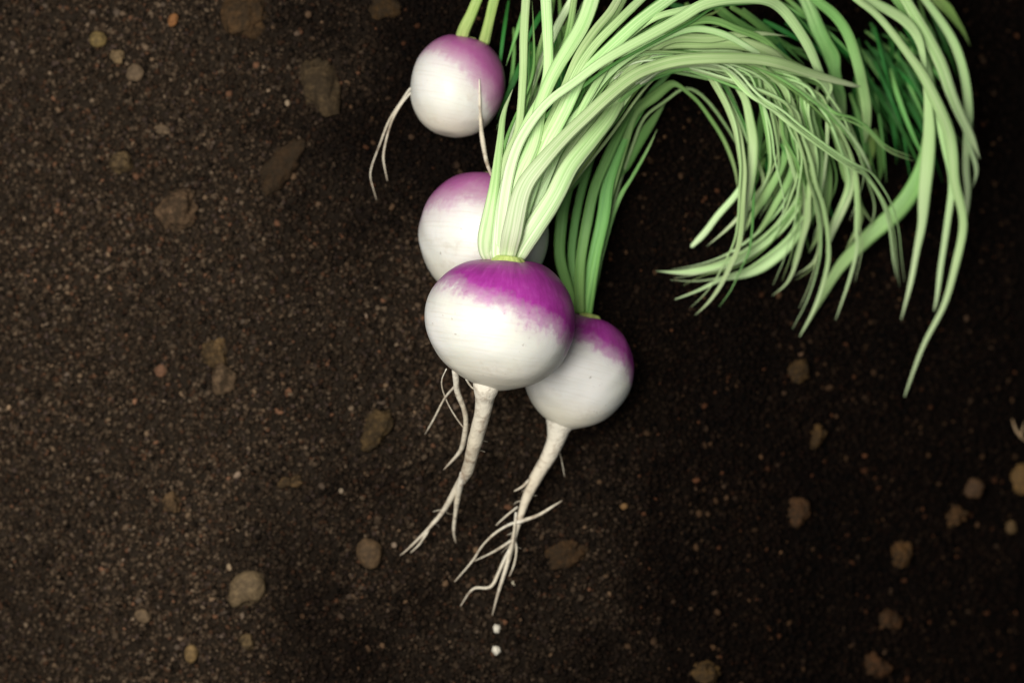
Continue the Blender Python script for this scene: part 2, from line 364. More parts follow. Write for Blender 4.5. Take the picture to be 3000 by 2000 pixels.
TAN = (0.20, 0.165, 0.11); GRY = (0.15, 0.125, 0.098); OLV = (0.20, 0.17, 0.085); ORG = (0.30, 0.16, 0.075)
RED = (0.17, 0.095, 0.065); BRN = (0.105, 0.075, 0.047)
rocks = [
 ('pebble','stone',287,116,25,24,0,0.8,OLV,'round olive pebble lying alone among fine crumbs',0.05,0.10,None),
 ('pebble','stone',508,60,15,21,-25,0.8,ORG,'small smooth orange pebble near a large half-buried clod',0.05,0.12,None),
 ('pebble','clod',360,482,27,30,20,0.8,TAN,'tan knobbly pebble with a notch in its side',0.16,0.3,[(-0.5,-0.6,0.35,0.25)]),
 ('soil_clod','clod',936,252,58,92,12,0.45,(0.125,0.105,0.075),'largest pale flat clod, tall oval, beside the smallest turnip',0.16,0.25,None),
 ('soil_clod','clod',722,38,52,62,-20,0.5,BRN,'dull brown crumbly clod between orange pebble and large pale oval clod',0.25,0.35,None),
 ('soil_clod','clod',1130,22,44,38,0,0.5,(0.115,0.08,0.045),'warm brown clod just beside the smallest turnip stalks',0.2,0.25,None),
 ('soil_clod','clod',528,612,46,66,-35,0.45,(0.15,0.115,0.088),'pinkish pale ragged clod with a pointed lower end',0.3,0.4,[(0.6,0.7,0.4,0.3)]),
 ('soil_clod','clod',815,490,36,72,-38,0.35,(0.075,0.056,0.040),'low brown streak-shaped clod between pale clods',0.3,0.35,None),
 ('pebble','stone',398,212,24,26,0,0.5,GRY,'dull grey flat pebble half sunk beside olive pebble',0.08,0.15,None),
 ('pebble','stone',345,165,17,20,10,0.6,TAN,'small tan lump touching the dull grey flat pebble',0.2,0.2,None),
 ('pebble','stone',478,382,22,15,0,0.6,GRY,'small grey-brown oblong stone',0.15,0.2,None),
 ('soil_clod','clod',636,1035,36,34,30,0.7,(0.15,0.115,0.07),'yellowish crumbly clod lying against a greyer rounded clod',0.28,0.35,[(0.8,-0.3,0.4,0.3)]),
 ('soil_clod','clod',662,1105,38,52,-15,0.7,(0.17,0.135,0.105),'greyish rounded clod with a bite out of its edge',0.14,0.25,[(0.2,0.9,0.5,0.25)]),
 ('pebble','stone',472,1085,18,19,0,0.8,(0.19,0.115,0.085),'small pinkish round pebble beside two joined clods',0.06,0.1,None),
 ('soil_clod','clod',1108,1258,44,66,-25,0.5,(0.105,0.083,0.050),'brown clod beside the thin forked rootlets of the largest turnip',0.2,0.3,None),
 ('pebble','stone',1084,1618,37,46,8,0.5,(0.13,0.098,0.065),'brown oval pebble beside the longest forked root tip',0.06,0.12,None),
 ('pebble','stone',722,1726,52,62,-38,0.75,(0.185,0.158,0.112),'largest smooth grey pebble with dark soil-covered notch',0.06,0.12,[(0.75,-0.65,0.5,0.12)]),
 ('pebble','stone',422,1806,26,22,-30,0.6,(0.17,0.14,0.105),'flattened buff pebble beside the largest smooth pebble',0.08,0.2,None),
 ('pebble','stone',560,1915,21,30,0,0.8,(0.235,0.185,0.105),'smooth yellowish egg-shaped pebble',0.04,0.1,None),
 ('pebble','clod',726,1880,22,26,20,0.7,(0.21,0.175,0.115),'small tan lumpy pebble with a chipped end',0.15,0.3,[(-0.8,-0.2,0.4,0.2)]),
 ('soil_clod','clod',852,1412,30,20,10,0.5,(0.14,0.105,0.065),'loose crumbly tan clod between largest grey pebble and the forked root',0.4,0.5,None),
 ('soil_clod','clod',496,1478,22,24,0,0.5,(0.145,0.11,0.075),'small ragged clod with a hollow middle',0.35,0.4,[(-0.1,-0.8,0.5,0.2)]),
 ('soil_clod','clod',2392,1275,28,46,-20,0.5,(0.24,0.165,0.085),'amber curled clod farther from the stem tips than the dim brown one',0.3,0.4,[(-0.9,0.2,0.5,0.3)]),
 ('soil_clod','clod',2336,1500,32,40,0,0.5,(0.22,0.135,0.085),'reddish soft clod beside small red grit',0.25,0.3,None),
 ('soil_clod','clod',2340,1085,28,38,10,0.5,(0.17,0.12,0.065),'dim brown clod just off the tip of a green stem',0.25,0.3,None),
 ('soil_clod','clod',2800,1512,36,32,-20,0.6,(0.30,0.19,0.105),'bright orange-brown crumbly clod',0.3,0.35,None),
 ('pebble','stone',2856,1430,30,32,0,0.6,(0.19,0.125,0.078),'dull brown round pebble between two orange-brown lumps',0.1,0.15,None),
 ('pebble','stone',2961,1545,18,22,0,0.8,(0.30,0.225,0.125),'small tan oval pebble near the tan teardrop husk',0.06,0.1,None),
 ('seed_husk','stone',2992,1400,36,48,0,0.7,(0.36,0.25,0.11),'smooth tan teardrop husk beside a broken root fragment',0.04,0.12,None),
 ('soil_clod','clod',2640,1628,26,34,0,0.5,(0.24,0.15,0.075),'amber ragged clod standing apart on dark soil',0.3,0.4,None),
 ('soil_clod','clod',2600,1815,38,36,20,0.5,(0.20,0.12,0.072),'rust-brown clod next to the broad russet crumb heap',0.3,0.3,None),
 ('soil_clod','clod',2562,1952,42,34,0,0.5,(0.19,0.11,0.065),'broad russet crumb heap next to a rust-brown clod',0.4,0.4,None),
 ('soil_clod','clod',2052,1962,40,30,10,0.6,(0.31,0.22,0.11),'golden broken crumb heap apart from the rusty clods',0.5,0.5,None),
 ('soil_clod','clod',1660,1620,58,34,15,0.35,(0.085,0.058,0.036),'dark brown low clod beside branching root',0.25,0.3,None),
 ('pebble','stone',1828,1481,13,9,0,0.7,(0.45,0.30,0.15),'tiny bright amber grain beside root with many branches',0.1,0.2,None),
 ('perlite_bead','bead',1456,1839,11,12,0,1.0,(0.66,0.65,0.60),'smaller white bead just beyond the branching root tip',0.10,0.16,None),
 ('perlite_bead','bead',1455,1902,13.5,14,0,1.0,(0.66,0.65,0.60),'larger white bead, farther from the branching root tip',0.10,0.16,None),
 ('perlite_bead','bead',1505,1706,6,9,0,1.0,(0.55,0.52,0.42),'tiny cream grain touching soil beside branching rootlets',0.03,0.06,None),
 ('pebble','stone',842,302,8,9,0,1.0,(0.55,0.50,0.44),'tiny white grain beside the largest pale flat clod',0.03,0.06,None),
 ('pebble','stone',1000,1437,8,8,0,1.0,(0.55,0.52,0.48),'tiny white speck of stone near the brown oval pebble',0.03,0.06,None),
 ('pebble','stone',1155,1596,9,9,0,1.0,(0.42,0.38,0.36),'tiny pale grey grain touching the forked root tip',0.03,0.06,None),
 ('pebble','stone',672,1660,8,11,20,1.0,(0.45,0.40,0.33),'tiny pale chip beside the largest smooth grey pebble',0.05,0.1,None),
]
for k, (nm, mt, px, py, rx, ry, an, h, c, lab, ro, lu, lob) in enumerate(rocks):
    cat = {'pebble': 'pebble', 'soil_clod': 'clod', 'seed_husk': 'husk', 'perlite_bead': 'bead'}[nm]
    rock(nm, mt, px, py, rx, ry, an, h, c, lab, cat, ro * (0.8 if rx + ry > 70 else 1), lu * (0.85 if rx + ry > 70 else 1), k, lobes=lob, sink=0.2 if nm == 'perlite_bead' else 0.46 if nm == 'soil_clod' else 0.38)

# ------------------------------------------------------------------ strands: stems, leaves, roots
def spline(pts, n_per=14):
    p = np.asarray(pts, float)
    if len(p) == 2: p = np.stack([p[0], p.mean(0), p[1]])
    q = np.vstack([2 * p[0] - p[1], p, 2 * p[-1] - p[-2]])
    out = []
    for i in range(1, len(q) - 2):
        t = np.linspace(0, 1, n_per, endpoint=False)[:, None]
        a, b, c, d = q[i - 1], q[i], q[i + 1], q[i + 2]
        out.append(0.5 * (2 * b + (c - a) * t + (2 * a - 5 * b + 4 * c - d) * t ** 2 + (3 * b - a - 3 * c + d) * t ** 3))
    out.append(p[-1:])
    return np.vstack(out)

def strand(name, pts, widths, mat, parent, flat=0.5, groove=0.35, roll=0.0, nsec=10, wob=0.03, seed=0, step=0.0013, round_=False, twist=0.0):
    """pts: world points; widths: full widths in metres at the points"""
    r_ = np.random.default_rng(seed)
    C = spline(pts)
    # widths follow the control points
    wc = np.interp(np.linspace(0, len(pts) - 1, len(C)), np.arange(len(pts)), widths)
    L = np.concatenate([[0], np.cumsum(np.linalg.norm(np.diff(C, axis=0), axis=1))])
    n = int(np.clip(L[-1] / step, 10, 130))
    s = np.linspace(0, L[-1], n)
    C = np.stack([np.interp(s, L, C[:, k]) for k in range(3)], -1); wc = np.interp(s, L, wc)
    for _ in range(2): C[1:-1] = 0.25 * C[:-2] + 0.5 * C[1:-1] + 0.25 * C[2:]
    sd = r_.uniform(0, 50)
    if not round_: wc = wc * np.interp(L[-1] - s, [0, 0.0035, 0.014], [0.30 if wc[-1] < 0.0016 else 0.7, 0.72 if wc[-1] < 0.0016 else 1.0, 1.0])
    wc = wc * (1 + wob * vnoise(s + sd, s * 0, 0.012, 1) + wob * 0.6 * vnoise(s + sd, s * 0, 0.004, 2))
    T = np.gradient(C, axis=0); T /= np.linalg.norm(T, axis=1)[:, None]
    up = np.array([0, 0, 1.0])
    S = np.cross(T, up); nrm = np.linalg.norm(S, axis=1)
    bad = nrm < 0.15
    if bad.any(): S[bad] = np.cross(T[bad], [0, 1.0, 0.2])
    S /= np.linalg.norm(S, axis=1)[:, None]
    N = np.cross(S, T)
    ra = roll + twist * np.linspace(0, 1, n) + (0 if round_ else 0.25 * vnoise(s + sd, s * 0, 0.03, 3))
    if np.isscalar(ra): ra = np.full(n, ra)
    S2 = S * np.cos(ra)[:, None] + N * np.sin(ra)[:, None]
    N2 = np.cross(S2, T)
    th = np.linspace(0, 2 * math.pi, nsec, endpoint=False)
    cx, cy = np.cos(th), np.sin(th)
    if not round_:
        cy = np.where(cy > 0, cy * (1 - groove * 1.5 * np.exp(-(cx / 0.45) ** 2)), cy * (1.0 + 0.15 * np.cos(3 * th)))
    ring = S2[:, None, :] * (cx[None, :, None] * wc[:, None, None] * 0.5) + N2[:, None, :] * (cy[None, :, None] * wc[:, None, None] * 0.5 * flat)
    V = C[:, None, :] + ring
    V = np.vstack([V.reshape(-1, 3), C[:1] - T[:1] * wc[0] * 0.15, C[-1:] + T[-1:] * wc[-1] * 0.4])
    i = np.arange(n - 1)[:, None] * nsec; j = np.arange(nsec)[None]; j2 = (j + 1) % nsec
    q = np.stack([i + j, i + j2, i + nsec + j2, i + nsec + j], -1).reshape(-1, 4)
    a, b = n * nsec, n * nsec + 1
    c0 = np.stack([np.full(nsec, a), j2[0], j[0]], -1); c1 = np.stack([np.full(nsec, b), (n - 1) * nsec + j[0], (n - 1) * nsec + j2[0]], -1)
    vv = np.repeat(np.linspace(0, 1, n), nsec)
    uv = np.stack([np.tile(cx, n), vv, np.tile(cy, n)], -1)
    uv = np.vstack([uv, [[0, 0, 0], [0, 1, 0]]])
    me = mesh_np(name, V, [q, np.vstack([c0, c1])], uv=uv)
    return link(name, me, mat, parent)

# ------------------------------------------------------------------ turnips
def turnip(cx, cy, cz, R, H, tilt, lean, pig_off, pig_tilt, pig_back, pig_slope, depth, label, teardrop=0.0, seed=0, tail=0.05):
    """cx,cy pixel of the bulb's middle; cz its height; R,H half sizes in pixels; tilt in the picture plane, lean out of it"""
    c = np.array(P(cx, cy, cz)); R = mm(R, cz); H = mm(H, cz)
    a = math.radians(tilt); l = math.radians(lean)
    ax = np.array([math.sin(a) * math.cos(l), math.cos(a) * math.cos(l), math.sin(l)])
    sx = np.cross(ax, [0, 0, 1.0]); sx /= np.linalg.norm(sx); sz = np.cross(sx, ax)
    root = bpy.data.objects.new('turnip', None); col.objects.link(root)
    root.location = (c[0], c[1], c[2] - R); root.empty_display_size = 0.01
    root['_w'] = list(root.location)
    tag(root, label, 'turnip', 'turnips with their tops lying on the soil')
    nph, nth = 72, 96
    ph = np.linspace(0.0, math.pi, nph); th = np.linspace(0, 2 * math.pi, nth, endpoint=False)
    PH, TH = np.meshgrid(ph, th, indexing='ij')
    al = np.cos(PH); rd = np.sin(PH) ** 0.94
    low = np.clip(-al, 0, 1)
    rd = rd * (1 - teardrop * low ** 1.6)
    al = np.where(al > 0, al * (1 - 0.10 * np.exp(-(PH / 0.30) ** 2)), al * (1 + tail * np.exp(-((math.pi - PH) / 0.22) ** 2)))
    dx, dy = np.cos(TH) * np.sin(PH), np.sin(TH) * np.sin(PH)
    f = 1 + 0.036 * vnoise(dx * 1.4 + seed * 3.1, dy * 1.4 + np.cos(PH), 1.0, seed) + 0.008 * vnoise(dx * 4 + seed, dy * 4 + np.cos(PH) * 3, 1.0, seed + 1)
    f += 0.012 * np.cos(3 * TH + seed) * np.exp(-(PH / 0.6) ** 2)
    L = np.stack([np.cos(TH) * rd * R * f, al * H * f, np.sin(TH) * rd * R * f], -1)
    V = c + L[..., :1] * sx + L[..., 1:2] * ax + L[..., 2:3] * sz
    d = L / np.linalg.norm(L, axis=-1, keepdims=True)
    pig = 0.5 + pig_slope * (d[..., 1] * math.cos(math.radians(pig_tilt)) + d[..., 0] * math.sin(math.radians(pig_tilt)) + pig_back * (1 - d[..., 2]) - pig_off)
    idx = np.arange(nph * nth).reshape(nph, nth)
    i2 = np.roll(idx, -1, axis=1)
    q = np.stack([idx[:-1], idx[1:], i2[1:], i2[:-1]], -1).reshape(-1, 4)
    V = V.reshape(-1, 3)
    me = mesh_np('bulb', V, q, attr={'pigment': pig.ravel(), 'depth': np.full(len(V), depth), 'axial': (0.5 + 0.5 * np.cos(PH)).ravel(), 'around': np.abs(TH / math.pi - 1).ravel()})
    link('bulb', me, M['bulb'], root)
    # crown: the lumpy yellow-green collar the stems grow from
    top = c + ax * H * 0.93
    n1, n2 = 14, 32
    u = np.linspace(0, 1, n1); t2 = np.linspace(0, 2 * math.pi, n2, endpoint=False)
    U, T2 = np.meshgrid(u, t2, indexing='ij')
    rr = R * 0.24 * (1 - 0.45 * U ** 2) * (1 + 0.08 * np.cos(5 * T2 + seed) + 0.05 * np.cos(9 * T2)); rr[-1] = 1e-5
    hh = H * (-0.10 + 0.16 * U)
    Vc = top + sx * (np.cos(T2) * rr)[..., None] + sz * (np.sin(T2) * rr)[..., None] + ax * hh[..., None]
    idx = np.arange(n1 * n2).reshape(n1, n2); i2 = np.roll(idx, -1, axis=1)
    q = np.stack([idx[:-1], i2[:-1], i2[1:], idx[1:]], -1).reshape(-1, 4)
    me = mesh_np('crown', Vc.reshape(-1, 3), q, uv=np.stack([np.cos(T2).ravel(), U.ravel() * 0.5, np.sin(T2).ravel()], -1))
    link('crown', me, M['crown'], root)
    root['_c'] = list(c)
    return root, top, c, ax, R, H

tA, topA, cA, axA, RA, HA = turnip(1468, 940, 0.0555, 223, 195, 7, 2, 0.22, 19, 0.25, 0.85, 1.0,
    'largest turnip, deep purple shoulder, resting on top of two others', teardrop=0.02, seed=1)
tB, topB, cB, axB, RB, HB = turnip(1416, 690, 0.0170, 196, 188, 8, -4, 0.36, -8, 0.20, 0.50, 0.40,
    'turnip wedged behind the largest one, faded purple shoulder, stems hidden', teardrop=0.03, seed=2)
tC, topC, cC, axC, RC, HC = turnip(1341, 251, 0.0155, 139, 149, 14, -2, 0.19, 26, 0.30, 0.48, 0.30,
    'smallest turnip, lying apart, pale purple shoulder and two yellow-green stalks', teardrop=-0.03, seed=3, tail=-0.03)
tD, topD, cD, axD, RD, HD = turnip(1692, 1084, 0.0160, 163, 172, 14, -3, 0.42, 12, 0.25, 0.85, 1.0,
    'turnip tucked under the largest one, tapering into a many-branched root', teardrop=0.16, seed=4)

cnt = [0]
sr = np.random.default_rng(77)
def stem(t, pts, w, mat='pale', name='stem', **kw):
    """pts: (pixel x, pixel y, height in mm above the bed); w: widths in pixels"""
    cnt[0] += 1
    if pts[0][1] == 764:                         # the stems gather at the crown
        x, y, z = pts[0]; pts = [(1474 + (x - 1474) * 0.62, 768, z - 1), (1474 + (x - 1474) * 0.86, 738, z + 1)] + list(pts[1:]); w = [w[0] * 0.62, w[0] * 0.9] + list(np.interp(np.linspace(0, 1, len(pts) - 1), np.linspace(0, 1, len(w)), w))[1:]
    world = [G(p[0], p[1], p[2] / 1000.0) for p in pts]
    ws = np.interp(np.linspace(0, 1, len(pts)), np.linspace(0, 1, len(w)), w)
    ws = [mm(a, q[2]) for a, q in zip(ws, world)]
    kw.setdefault('flat', 0.55); kw.setdefault('seed', cnt[0])
    solo = kw.pop('solo', False)
    if name == 'stem' and t is not tB and mat in ('pale', 'mid') and len(pts) > 7 and not solo:
        for q in range(1):                       # thinner strands that run with it
            sp = sr.uniform(-1, 1); hz = sr.uniform(-9, -2)
            p2 = [(p[0] + sp * 46 * min(1, 0.25 + k / len(pts) * 1.6), p[1] + sr.uniform(-5, 5) + sp * 12 * (k > 2), max(p[2] + hz, 2.5)) for k, p in enumerate(pts)]
            p2 = p2[:len(p2) - int(sr.integers(0, 3))]
            w2 = [mm(a * sr.uniform(0.26, 0.38)) for a in np.interp(np.linspace(0, 1, len(p2)), [0, .3, .8, 1], [20, 32, 24, 5])]
            strand('stem', [G(a, b, c / 1000.0) for a, b, c in p2], w2, M[('pale', 'mid', 'deep', 'deep')[int(sr.integers(0, 4))]], t, flat=0.6, nsec=6, step=0.0022, seed=5000 + cnt[0] * 3 + q)
    return strand(name, world, ws, M[mat], t, **kw)

# --- stems of the largest turnip
A = tA
stem(A, [(1530,764,55),(1556,682,60),(1622,580,62),(1668,490,61),(1727,414,58),(1782,345,54),(1830,268,48),(1890,214,44),(1990,190,40),(2080,205,36),(2130,260,30)], [62,64,58,54,50,44,38,32,26,18], groove=0.25)
stem(A, [(1492,764,57),(1502,680,63),(1533,554,66),(1591,472,67),(1655,401,66),(1719,340,65),(1783,280,64),(1859,221,62),(1930,192,60),(2002,176,60),(2104,170,60),(2206,173,58),(2283,186,56),(2385,219,50),(2500,250,44),(2522,254,42)], [58,62,56,46,40,38,38,38,38,37,36,36,34,26,16,5], groove=0.3)
stem(A, [(1462,764,56),(1474,620,62),(1496,490,64),(1533,395,66),(1604,301,68),(1681,243,69),(1757,186,69),(1834,141,68),(1910,100,67),(2000,50,66),(2055,16,66),(2130,-2,65),(2232,-2,62),(2286,22,58),(2334,80,54),(2372,143,50),(2400,210,45),(2440,300,38),(2470,390,30)], [34,36,34,30,26,26,28,30,32,34,34,34,32,32,32,30,26,18,8])
stem(A, [(1415,764,54),(1424,690,57),(1440,600,58),(1451,530,56),(1466,410,50),(1476,332,44),(1502,262,38)], [46,50,40,30,22,16,4])
stem(A, [(1440,764,54),(1452,640,57),(1462,554,56),(1490,452,52),(1517,390,50),(1527,306,48),(1533,204,46),(1535,102,45),(1541,0,43),(1548,-110,40)], [36,36,32,28,26,24,25,26,26,24])
stem(A, [(1450,764,56),(1466,630,60),(1486,528,60),(1515,426,59),(1553,344,57),(1588,280,55),(1606,204,53),(1605,102,51),(1600,0,48),(1596,-110,45)], [34,36,34,30,28,28,30,32,34,30])
stem(A, [(1474,764,55),(1486,630,61),(1516,528,62),(1562,420,62),(1585,306,61),(1622,217,60),(1668,140,58),(1706,76,56),(1734,0,54),(1760,-120,50)], [48,50,48,44,40,40,44,46,46,40])
stem(A, [(1486,764,54),(1512,610,59),(1560,480,61),(1624,330,61),(1660,242,60),(1693,166,60),(1744,89,58),(1795,26,56),(1840,-60,52)], [30,32,30,26,24,24,26,26,22])
stem(A, [(1494,764,54),(1530,600,59),(1592,430,61),(1648,310,62),(1693,206,63),(1744,132,63),(1808,66,63),(1876,0,61),(1960,-80,58)], [32,34,32,28,26,26,27,26,22])
stem(A, [(1506,764,54),(1545,590,60),(1600,440,62),(1660,320,62),(1706,222,63),(1744,182,63),(1808,122,62),(1872,64,61),(1950,6,59),(2060,-70,55)], [40,40,36,34,32,34,36,36,34,26])
stem(A, [(1500,764,52),(1570,560,57),(1660,400,58),(1750,240,59),(1820,130,60),(1880,76,60),(1935,46,61),(2002,29,61),(2078,8,60),(2150,-18,58)], [30,30,26,22,20,20,20,20,18,12])
stem(A, [(1515,764,52),(1580,570,57),(1655,390,58),(1706,319,58),(1757,245,57),(1808,193,57),(1872,147,57),(1936,114,57),(2000,90,57),(2060,86,56),(2130,105,54),(2210,150,50),(2290,200,45)], [30,32,30,26,24,24,24,24,24,22,22,18,8])
stem(A, [(1520,764,50),(1600,560,54),(1700,400,54),(1770,290,54),(1825,226,54),(1872,181,54),(1915,143,54),(1976,112,54),(2079,113,53),(2160,103,52),(2238,99,50),(2300,106,47)], [34,34,30,26,24,24,26,30,30,22,14,3])
stem(A, [(1500,764,50),(1590,540,54),(1700,350,54),(1800,200,55),(1900,115,56),(1976,80,57),(2053,59,57),(2104,63,56),(2155,84,54),(2232,114,50),(2275,150,47),(2315,180,44),(2366,206,40),(2420,240,36)], [28,28,26,24,24,26,26,24,22,22,20,16,12,5], 'mid')
stem(A, [(1510,764,48),(1610,540,51),(1720,360,52),(1830,220,52),(1900,150,52),(1964,126,52),(2053,124,52),(2155,126,51),(2232,146,49),(2290,180,46),(2330,240,40),(2350,320,34)], [40,42,40,36,36,40,42,42,38,30,22,12])
stem(A, [(1540,764,48),(1640,560,50),(1760,390,50),(1860,250,50),(1940,180,50),(2027,150,50),(2104,147,50),(2180,158,48),(2240,190,44)], [28,30,28,24,20,16,14,12,5])
stem(A, [(1530,764,48),(1600,600,50),(1690,440,50),(1760,340,49),(1830,240,48),(1880,190,48),(1960,140,48),(2040,100,48),(2120,70,46)], [30,32,34,32,28,24,22,18,8], 'mid')
stem(A, [(1480,764,47),(1540,560,50),(1600,400,50),(1650,280,49),(1720,160,48),(1790,60,46),(1850,-50,43)], [36,38,36,32,30,28,24], 'mid')
stem(A, [(1460,764,47),(1500,570,49),(1545,420,49),(1600,290,47),(1640,180,45),(1668,90,42),(1690,-60,38)], [30,32,30,28,24,22,18], 'mid')
stem(A, [(1528,764,46),(1620,600,47),(1720,450,46),(1800,330,45),(1860,250,44),(1900,190,44),(1955,130,44),(2020,75,43),(2110,30,42)], [30,30,34,36,34,28,22,18,10], 'lime')
stem(A, [(1444,764,50),(1470,560,52),(1505,420,49),(1540,300,45),(1565,200,41),(1585,120,38),(1598,60,36)], [26,26,22,18,14,12,4], 'mid')

# hanging over the far side of the arc: each leaves the crown inside the bundle
TRUNK = [(1500,764,46),(1560,600,50),(1640,450,51),(1730,340,51),(1840,236,51),(1940,184,51),(2060,160,51),(2180,166,50),(2290,196,48),(2360,250,45)]
hr = np.random.default_rng(5); HUNG = []
def hang(t, pts, w, mat='pale', **kw):
    x0, y0, z0 = pts[0]
    j = hr.uniform(-1, 1)
    pre = [(x + j * 34 * (0.4 + 0.6 * k / 6), y + j * 26, min(z, z0 + 4) + hr.uniform(-5, 3)) for k, (x, y, z) in enumerate(TRUNK) if x < x0 - 70 and (y > y0 + 30 or x < 2010 or y0 > 300)]
    HUNG.append(pre[-2:] + list(pts))
    n = len(pre); ws = list(np.interp(np.linspace(0, 1, len(pts)), np.linspace(0, 1, len(w)), w))
    ws = [0.74 * a for a in ws]; kw.setdefault('solo', hr.random() < 0.7)
    return stem(t, pre + pts, [20] + [13] * (n - 1) + ws if n else ws, mat, **kw)
hang(A, [(2120,176,57),(2206,194,54),(2257,219,52),(2298,258,49),(2325,325,46),(2350,385,44),(2380,436,42),(2379,503,38),(2368,580,33),(2366,643,28),(2350,700,22),(2336,758,16),(2308,827,10),(2262,866,5)], [22,26,30,34,34,30,28,26,24,30,24,18,12,3])
hang(A, [(2100,172,56),(2181,192,53),(2232,210,52),(2290,232,51),(2346,268,50),(2410,314,48),(2470,372,45),(2516,430,41),(2545,486,36),(2555,512,32)], [16,18,20,22,22,22,20,18,14,4])
hang(A, [(2070,176,55),(2130,206,52),(2168,252,51),(2206,285,52),(2257,314,53),(2308,357,54),(2384,414,54),(2460,465,52),(2498,483,50),(2530,504,46),(2580,579,38),(2605,655,28),(2618,760,15),(2628,818,5)], [18,20,20,20,20,20,20,18,16,16,15,14,11,4])
hang(A, [(2010,180,50),(2058,200,47),(2099,255,43),(2135,319,41),(2160,383,40),(2170,440,40),(2178,503,38),(2175,580,35),(2172,656,30),(2163,725,25),(2137,784,20),(2109,840,15),(2073,889,10),(2036,923,5)], [14,20,26,30,34,34,32,28,24,22,20,16,13,5])
hang(A, [(2060,180,50),(2117,200,47),(2155,244,44),(2184,293,42),(2198,357,40),(2206,410,38),(2204,478,36),(2194,554,32),(2184,620,28),(2178,690,22)], [16,22,28,32,38,44,44,38,26,10])
hang(A, [(2180,180,50),(2214,230,46),(2226,290,42),(2240,350,40),(2254,427,36),(2258,490,31),(2243,541,26),(2218,592,20),(2196,630,15)], [14,16,18,18,20,20,20,16,6], 'mid')
hang(A, [(2200,190,52),(2250,250,48),(2280,310,45),(2298,375,42),(2307,439,39),(2325,503,35),(2342,567,29),(2335,625,23),(2322,670,18)], [14,16,18,18,18,18,16,12,4])
hang(A, [(2230,205,47),(2270,290,42),(2300,380,38),(2298,465,34),(2256,554,26),(2205,631,16),(2184,676,10)], [18,24,28,32,32,28,8], 'mid')
hang(A, [(2260,220,45),(2310,320,40),(2330,430,34),(2315,516,28),(2269,605,20),(2231,669,13),(2184,720,6)], [18,24,28,30,28,22,5], 'mid')
hang(A, [(2200,430,30),(2196,500,26),(2159,567,20),(2103,631,15),(2065,682,11),(2026,722,7)], [22,26,27,28,27,22], flat=0.7, groove=0.1)
hang(A, [(2230,500,28),(2215,570,22),(2180,618,16),(2129,672,11),(2070,722,5)], [16,18,18,14,3])
hang(A, [(2310,230,48),(2350,320,44),(2372,420,40),(2372,500,34),(2348,567,28),(2333,605,25),(2282,669,19),(2218,722,14),(2155,762,10),(2079,786,8),(2002,798,6),(1922,794,4)], [20,24,28,32,36,42,46,44,42,36,24,3], groove=0.2)
hang(A, [(2330,250,46),(2380,350,40),(2402,450,35),(2402,540,30),(2384,605,25),(2333,682,19),(2300,728,15),(2232,782,10),(2168,806,8),(2115,816,7),(2053,848,5),(1977,877,3)], [18,24,30,36,42,48,48,46,36,18,12,8], groove=0.2)
hang(A, [(2300,300,50),(2350,400,47),(2378,480,43),(2390,540,38),(2409,592,33),(2422,656,28),(2428,725,23),(2425,776,19),(2405,853,12),(2380,917,8),(2343,985,4)], [12,14,16,17,18,18,18,18,16,14,10])
hang(A, [(2330,240,48),(2400,310,46),(2436,365,44),(2462,430,41),(2486,500,36),(2490,550,31),(2470,605,26),(2440,670,19),(2420,740,13)], [18,20,24,26,34,40,42,36,12], groove=0.2)
hang(A, [(2360,260,46),(2430,340,44),(2480,430,40),(2505,510,36),(2511,605,29),(2509,682,22),(2511,733,17),(2485,831,9),(2448,936,4)], [14,16,18,20,20,18,16,11,5])
hang(A, [(2370,480,36),(2392,560,30),(2408,640,24),(2403,705,19),(2395,748,15),(2374,779,11),(2326,808,6)], [14,15,15,14,13,11,3])
hang(A, [(2400,230,46),(2420,300,44),(2424,380,42),(2422,440,39),(2414,520,33),(2404,590,27)], [12,14,16,15,13,4])
hang(A, [(2380,240,40),(2420,330,36),(2452,420,32),(2476,520,27),(2520,600,20),(2560,660,14)], [16,20,22,22,18,5], 'mid')
hang(A, [(2290,330,40),(2330,440,36),(2356,540,30),(2360,640,23),(2340,720,15),(2320,780,9)], [14,18,20,20,16,5], 'mid')
hang(A, [(2250,300,44),(2290,400,41),(2330,470,38),(2352,550,33),(2356,620,28),(2345,680,22)], [10,12,13,13,11,4])
hang(A, [(2350,290,36),(2400,400,30),(2425,500,26),(2420,600,20),(2395,690,13),(2370,740,8)], [22,28,34,34,26,6], 'mid')
hang(A, [(2420,320,30),(2470,420,26),(2500,540,21),(2520,640,15),(2480,730,9)], [18,24,28,28,10], 'mid')
hang(A, [(2440,338,46),(2490,355,45),(2541,383,43),(2580,425,40),(2618,451,38),(2678,472,36)], [8,8,8,7,6,3], 'mid', flat=0.8)
hang(A, [(2270,240,38),(2300,340,33),(2312,440,28),(2280,540,20),(2240,620,12)], [16,20,24,24,8], 'mid')

# thin threads loose over the heap
for q in range(34):
    src = HUNG[int(hr.integers(0, len(HUNG)))]; dx = hr.uniform(-44, 44); dy = hr.uniform(-26, 26); sw = hr.uniform(-36, 36)
    m = len(src); cut = int(hr.integers(0, 2)) if m > 6 else 0
    pts = [(x + dx + sw * (k / m) ** 2, y + dy * min(1, k / 3), max(z + 2.5 - 1.2 * k / m, 3)) for k, (x, y, z) in enumerate(src[:m - cut])]
    w0 = hr.uniform(6, 11)
    stem(A, pts, [w0 * 0.7, w0, w0 * 0.9, w0 * 0.6, 2], 'pale' if q % 3 else 'mid', solo=True, flat=0.8, nsec=6, step=0.002)

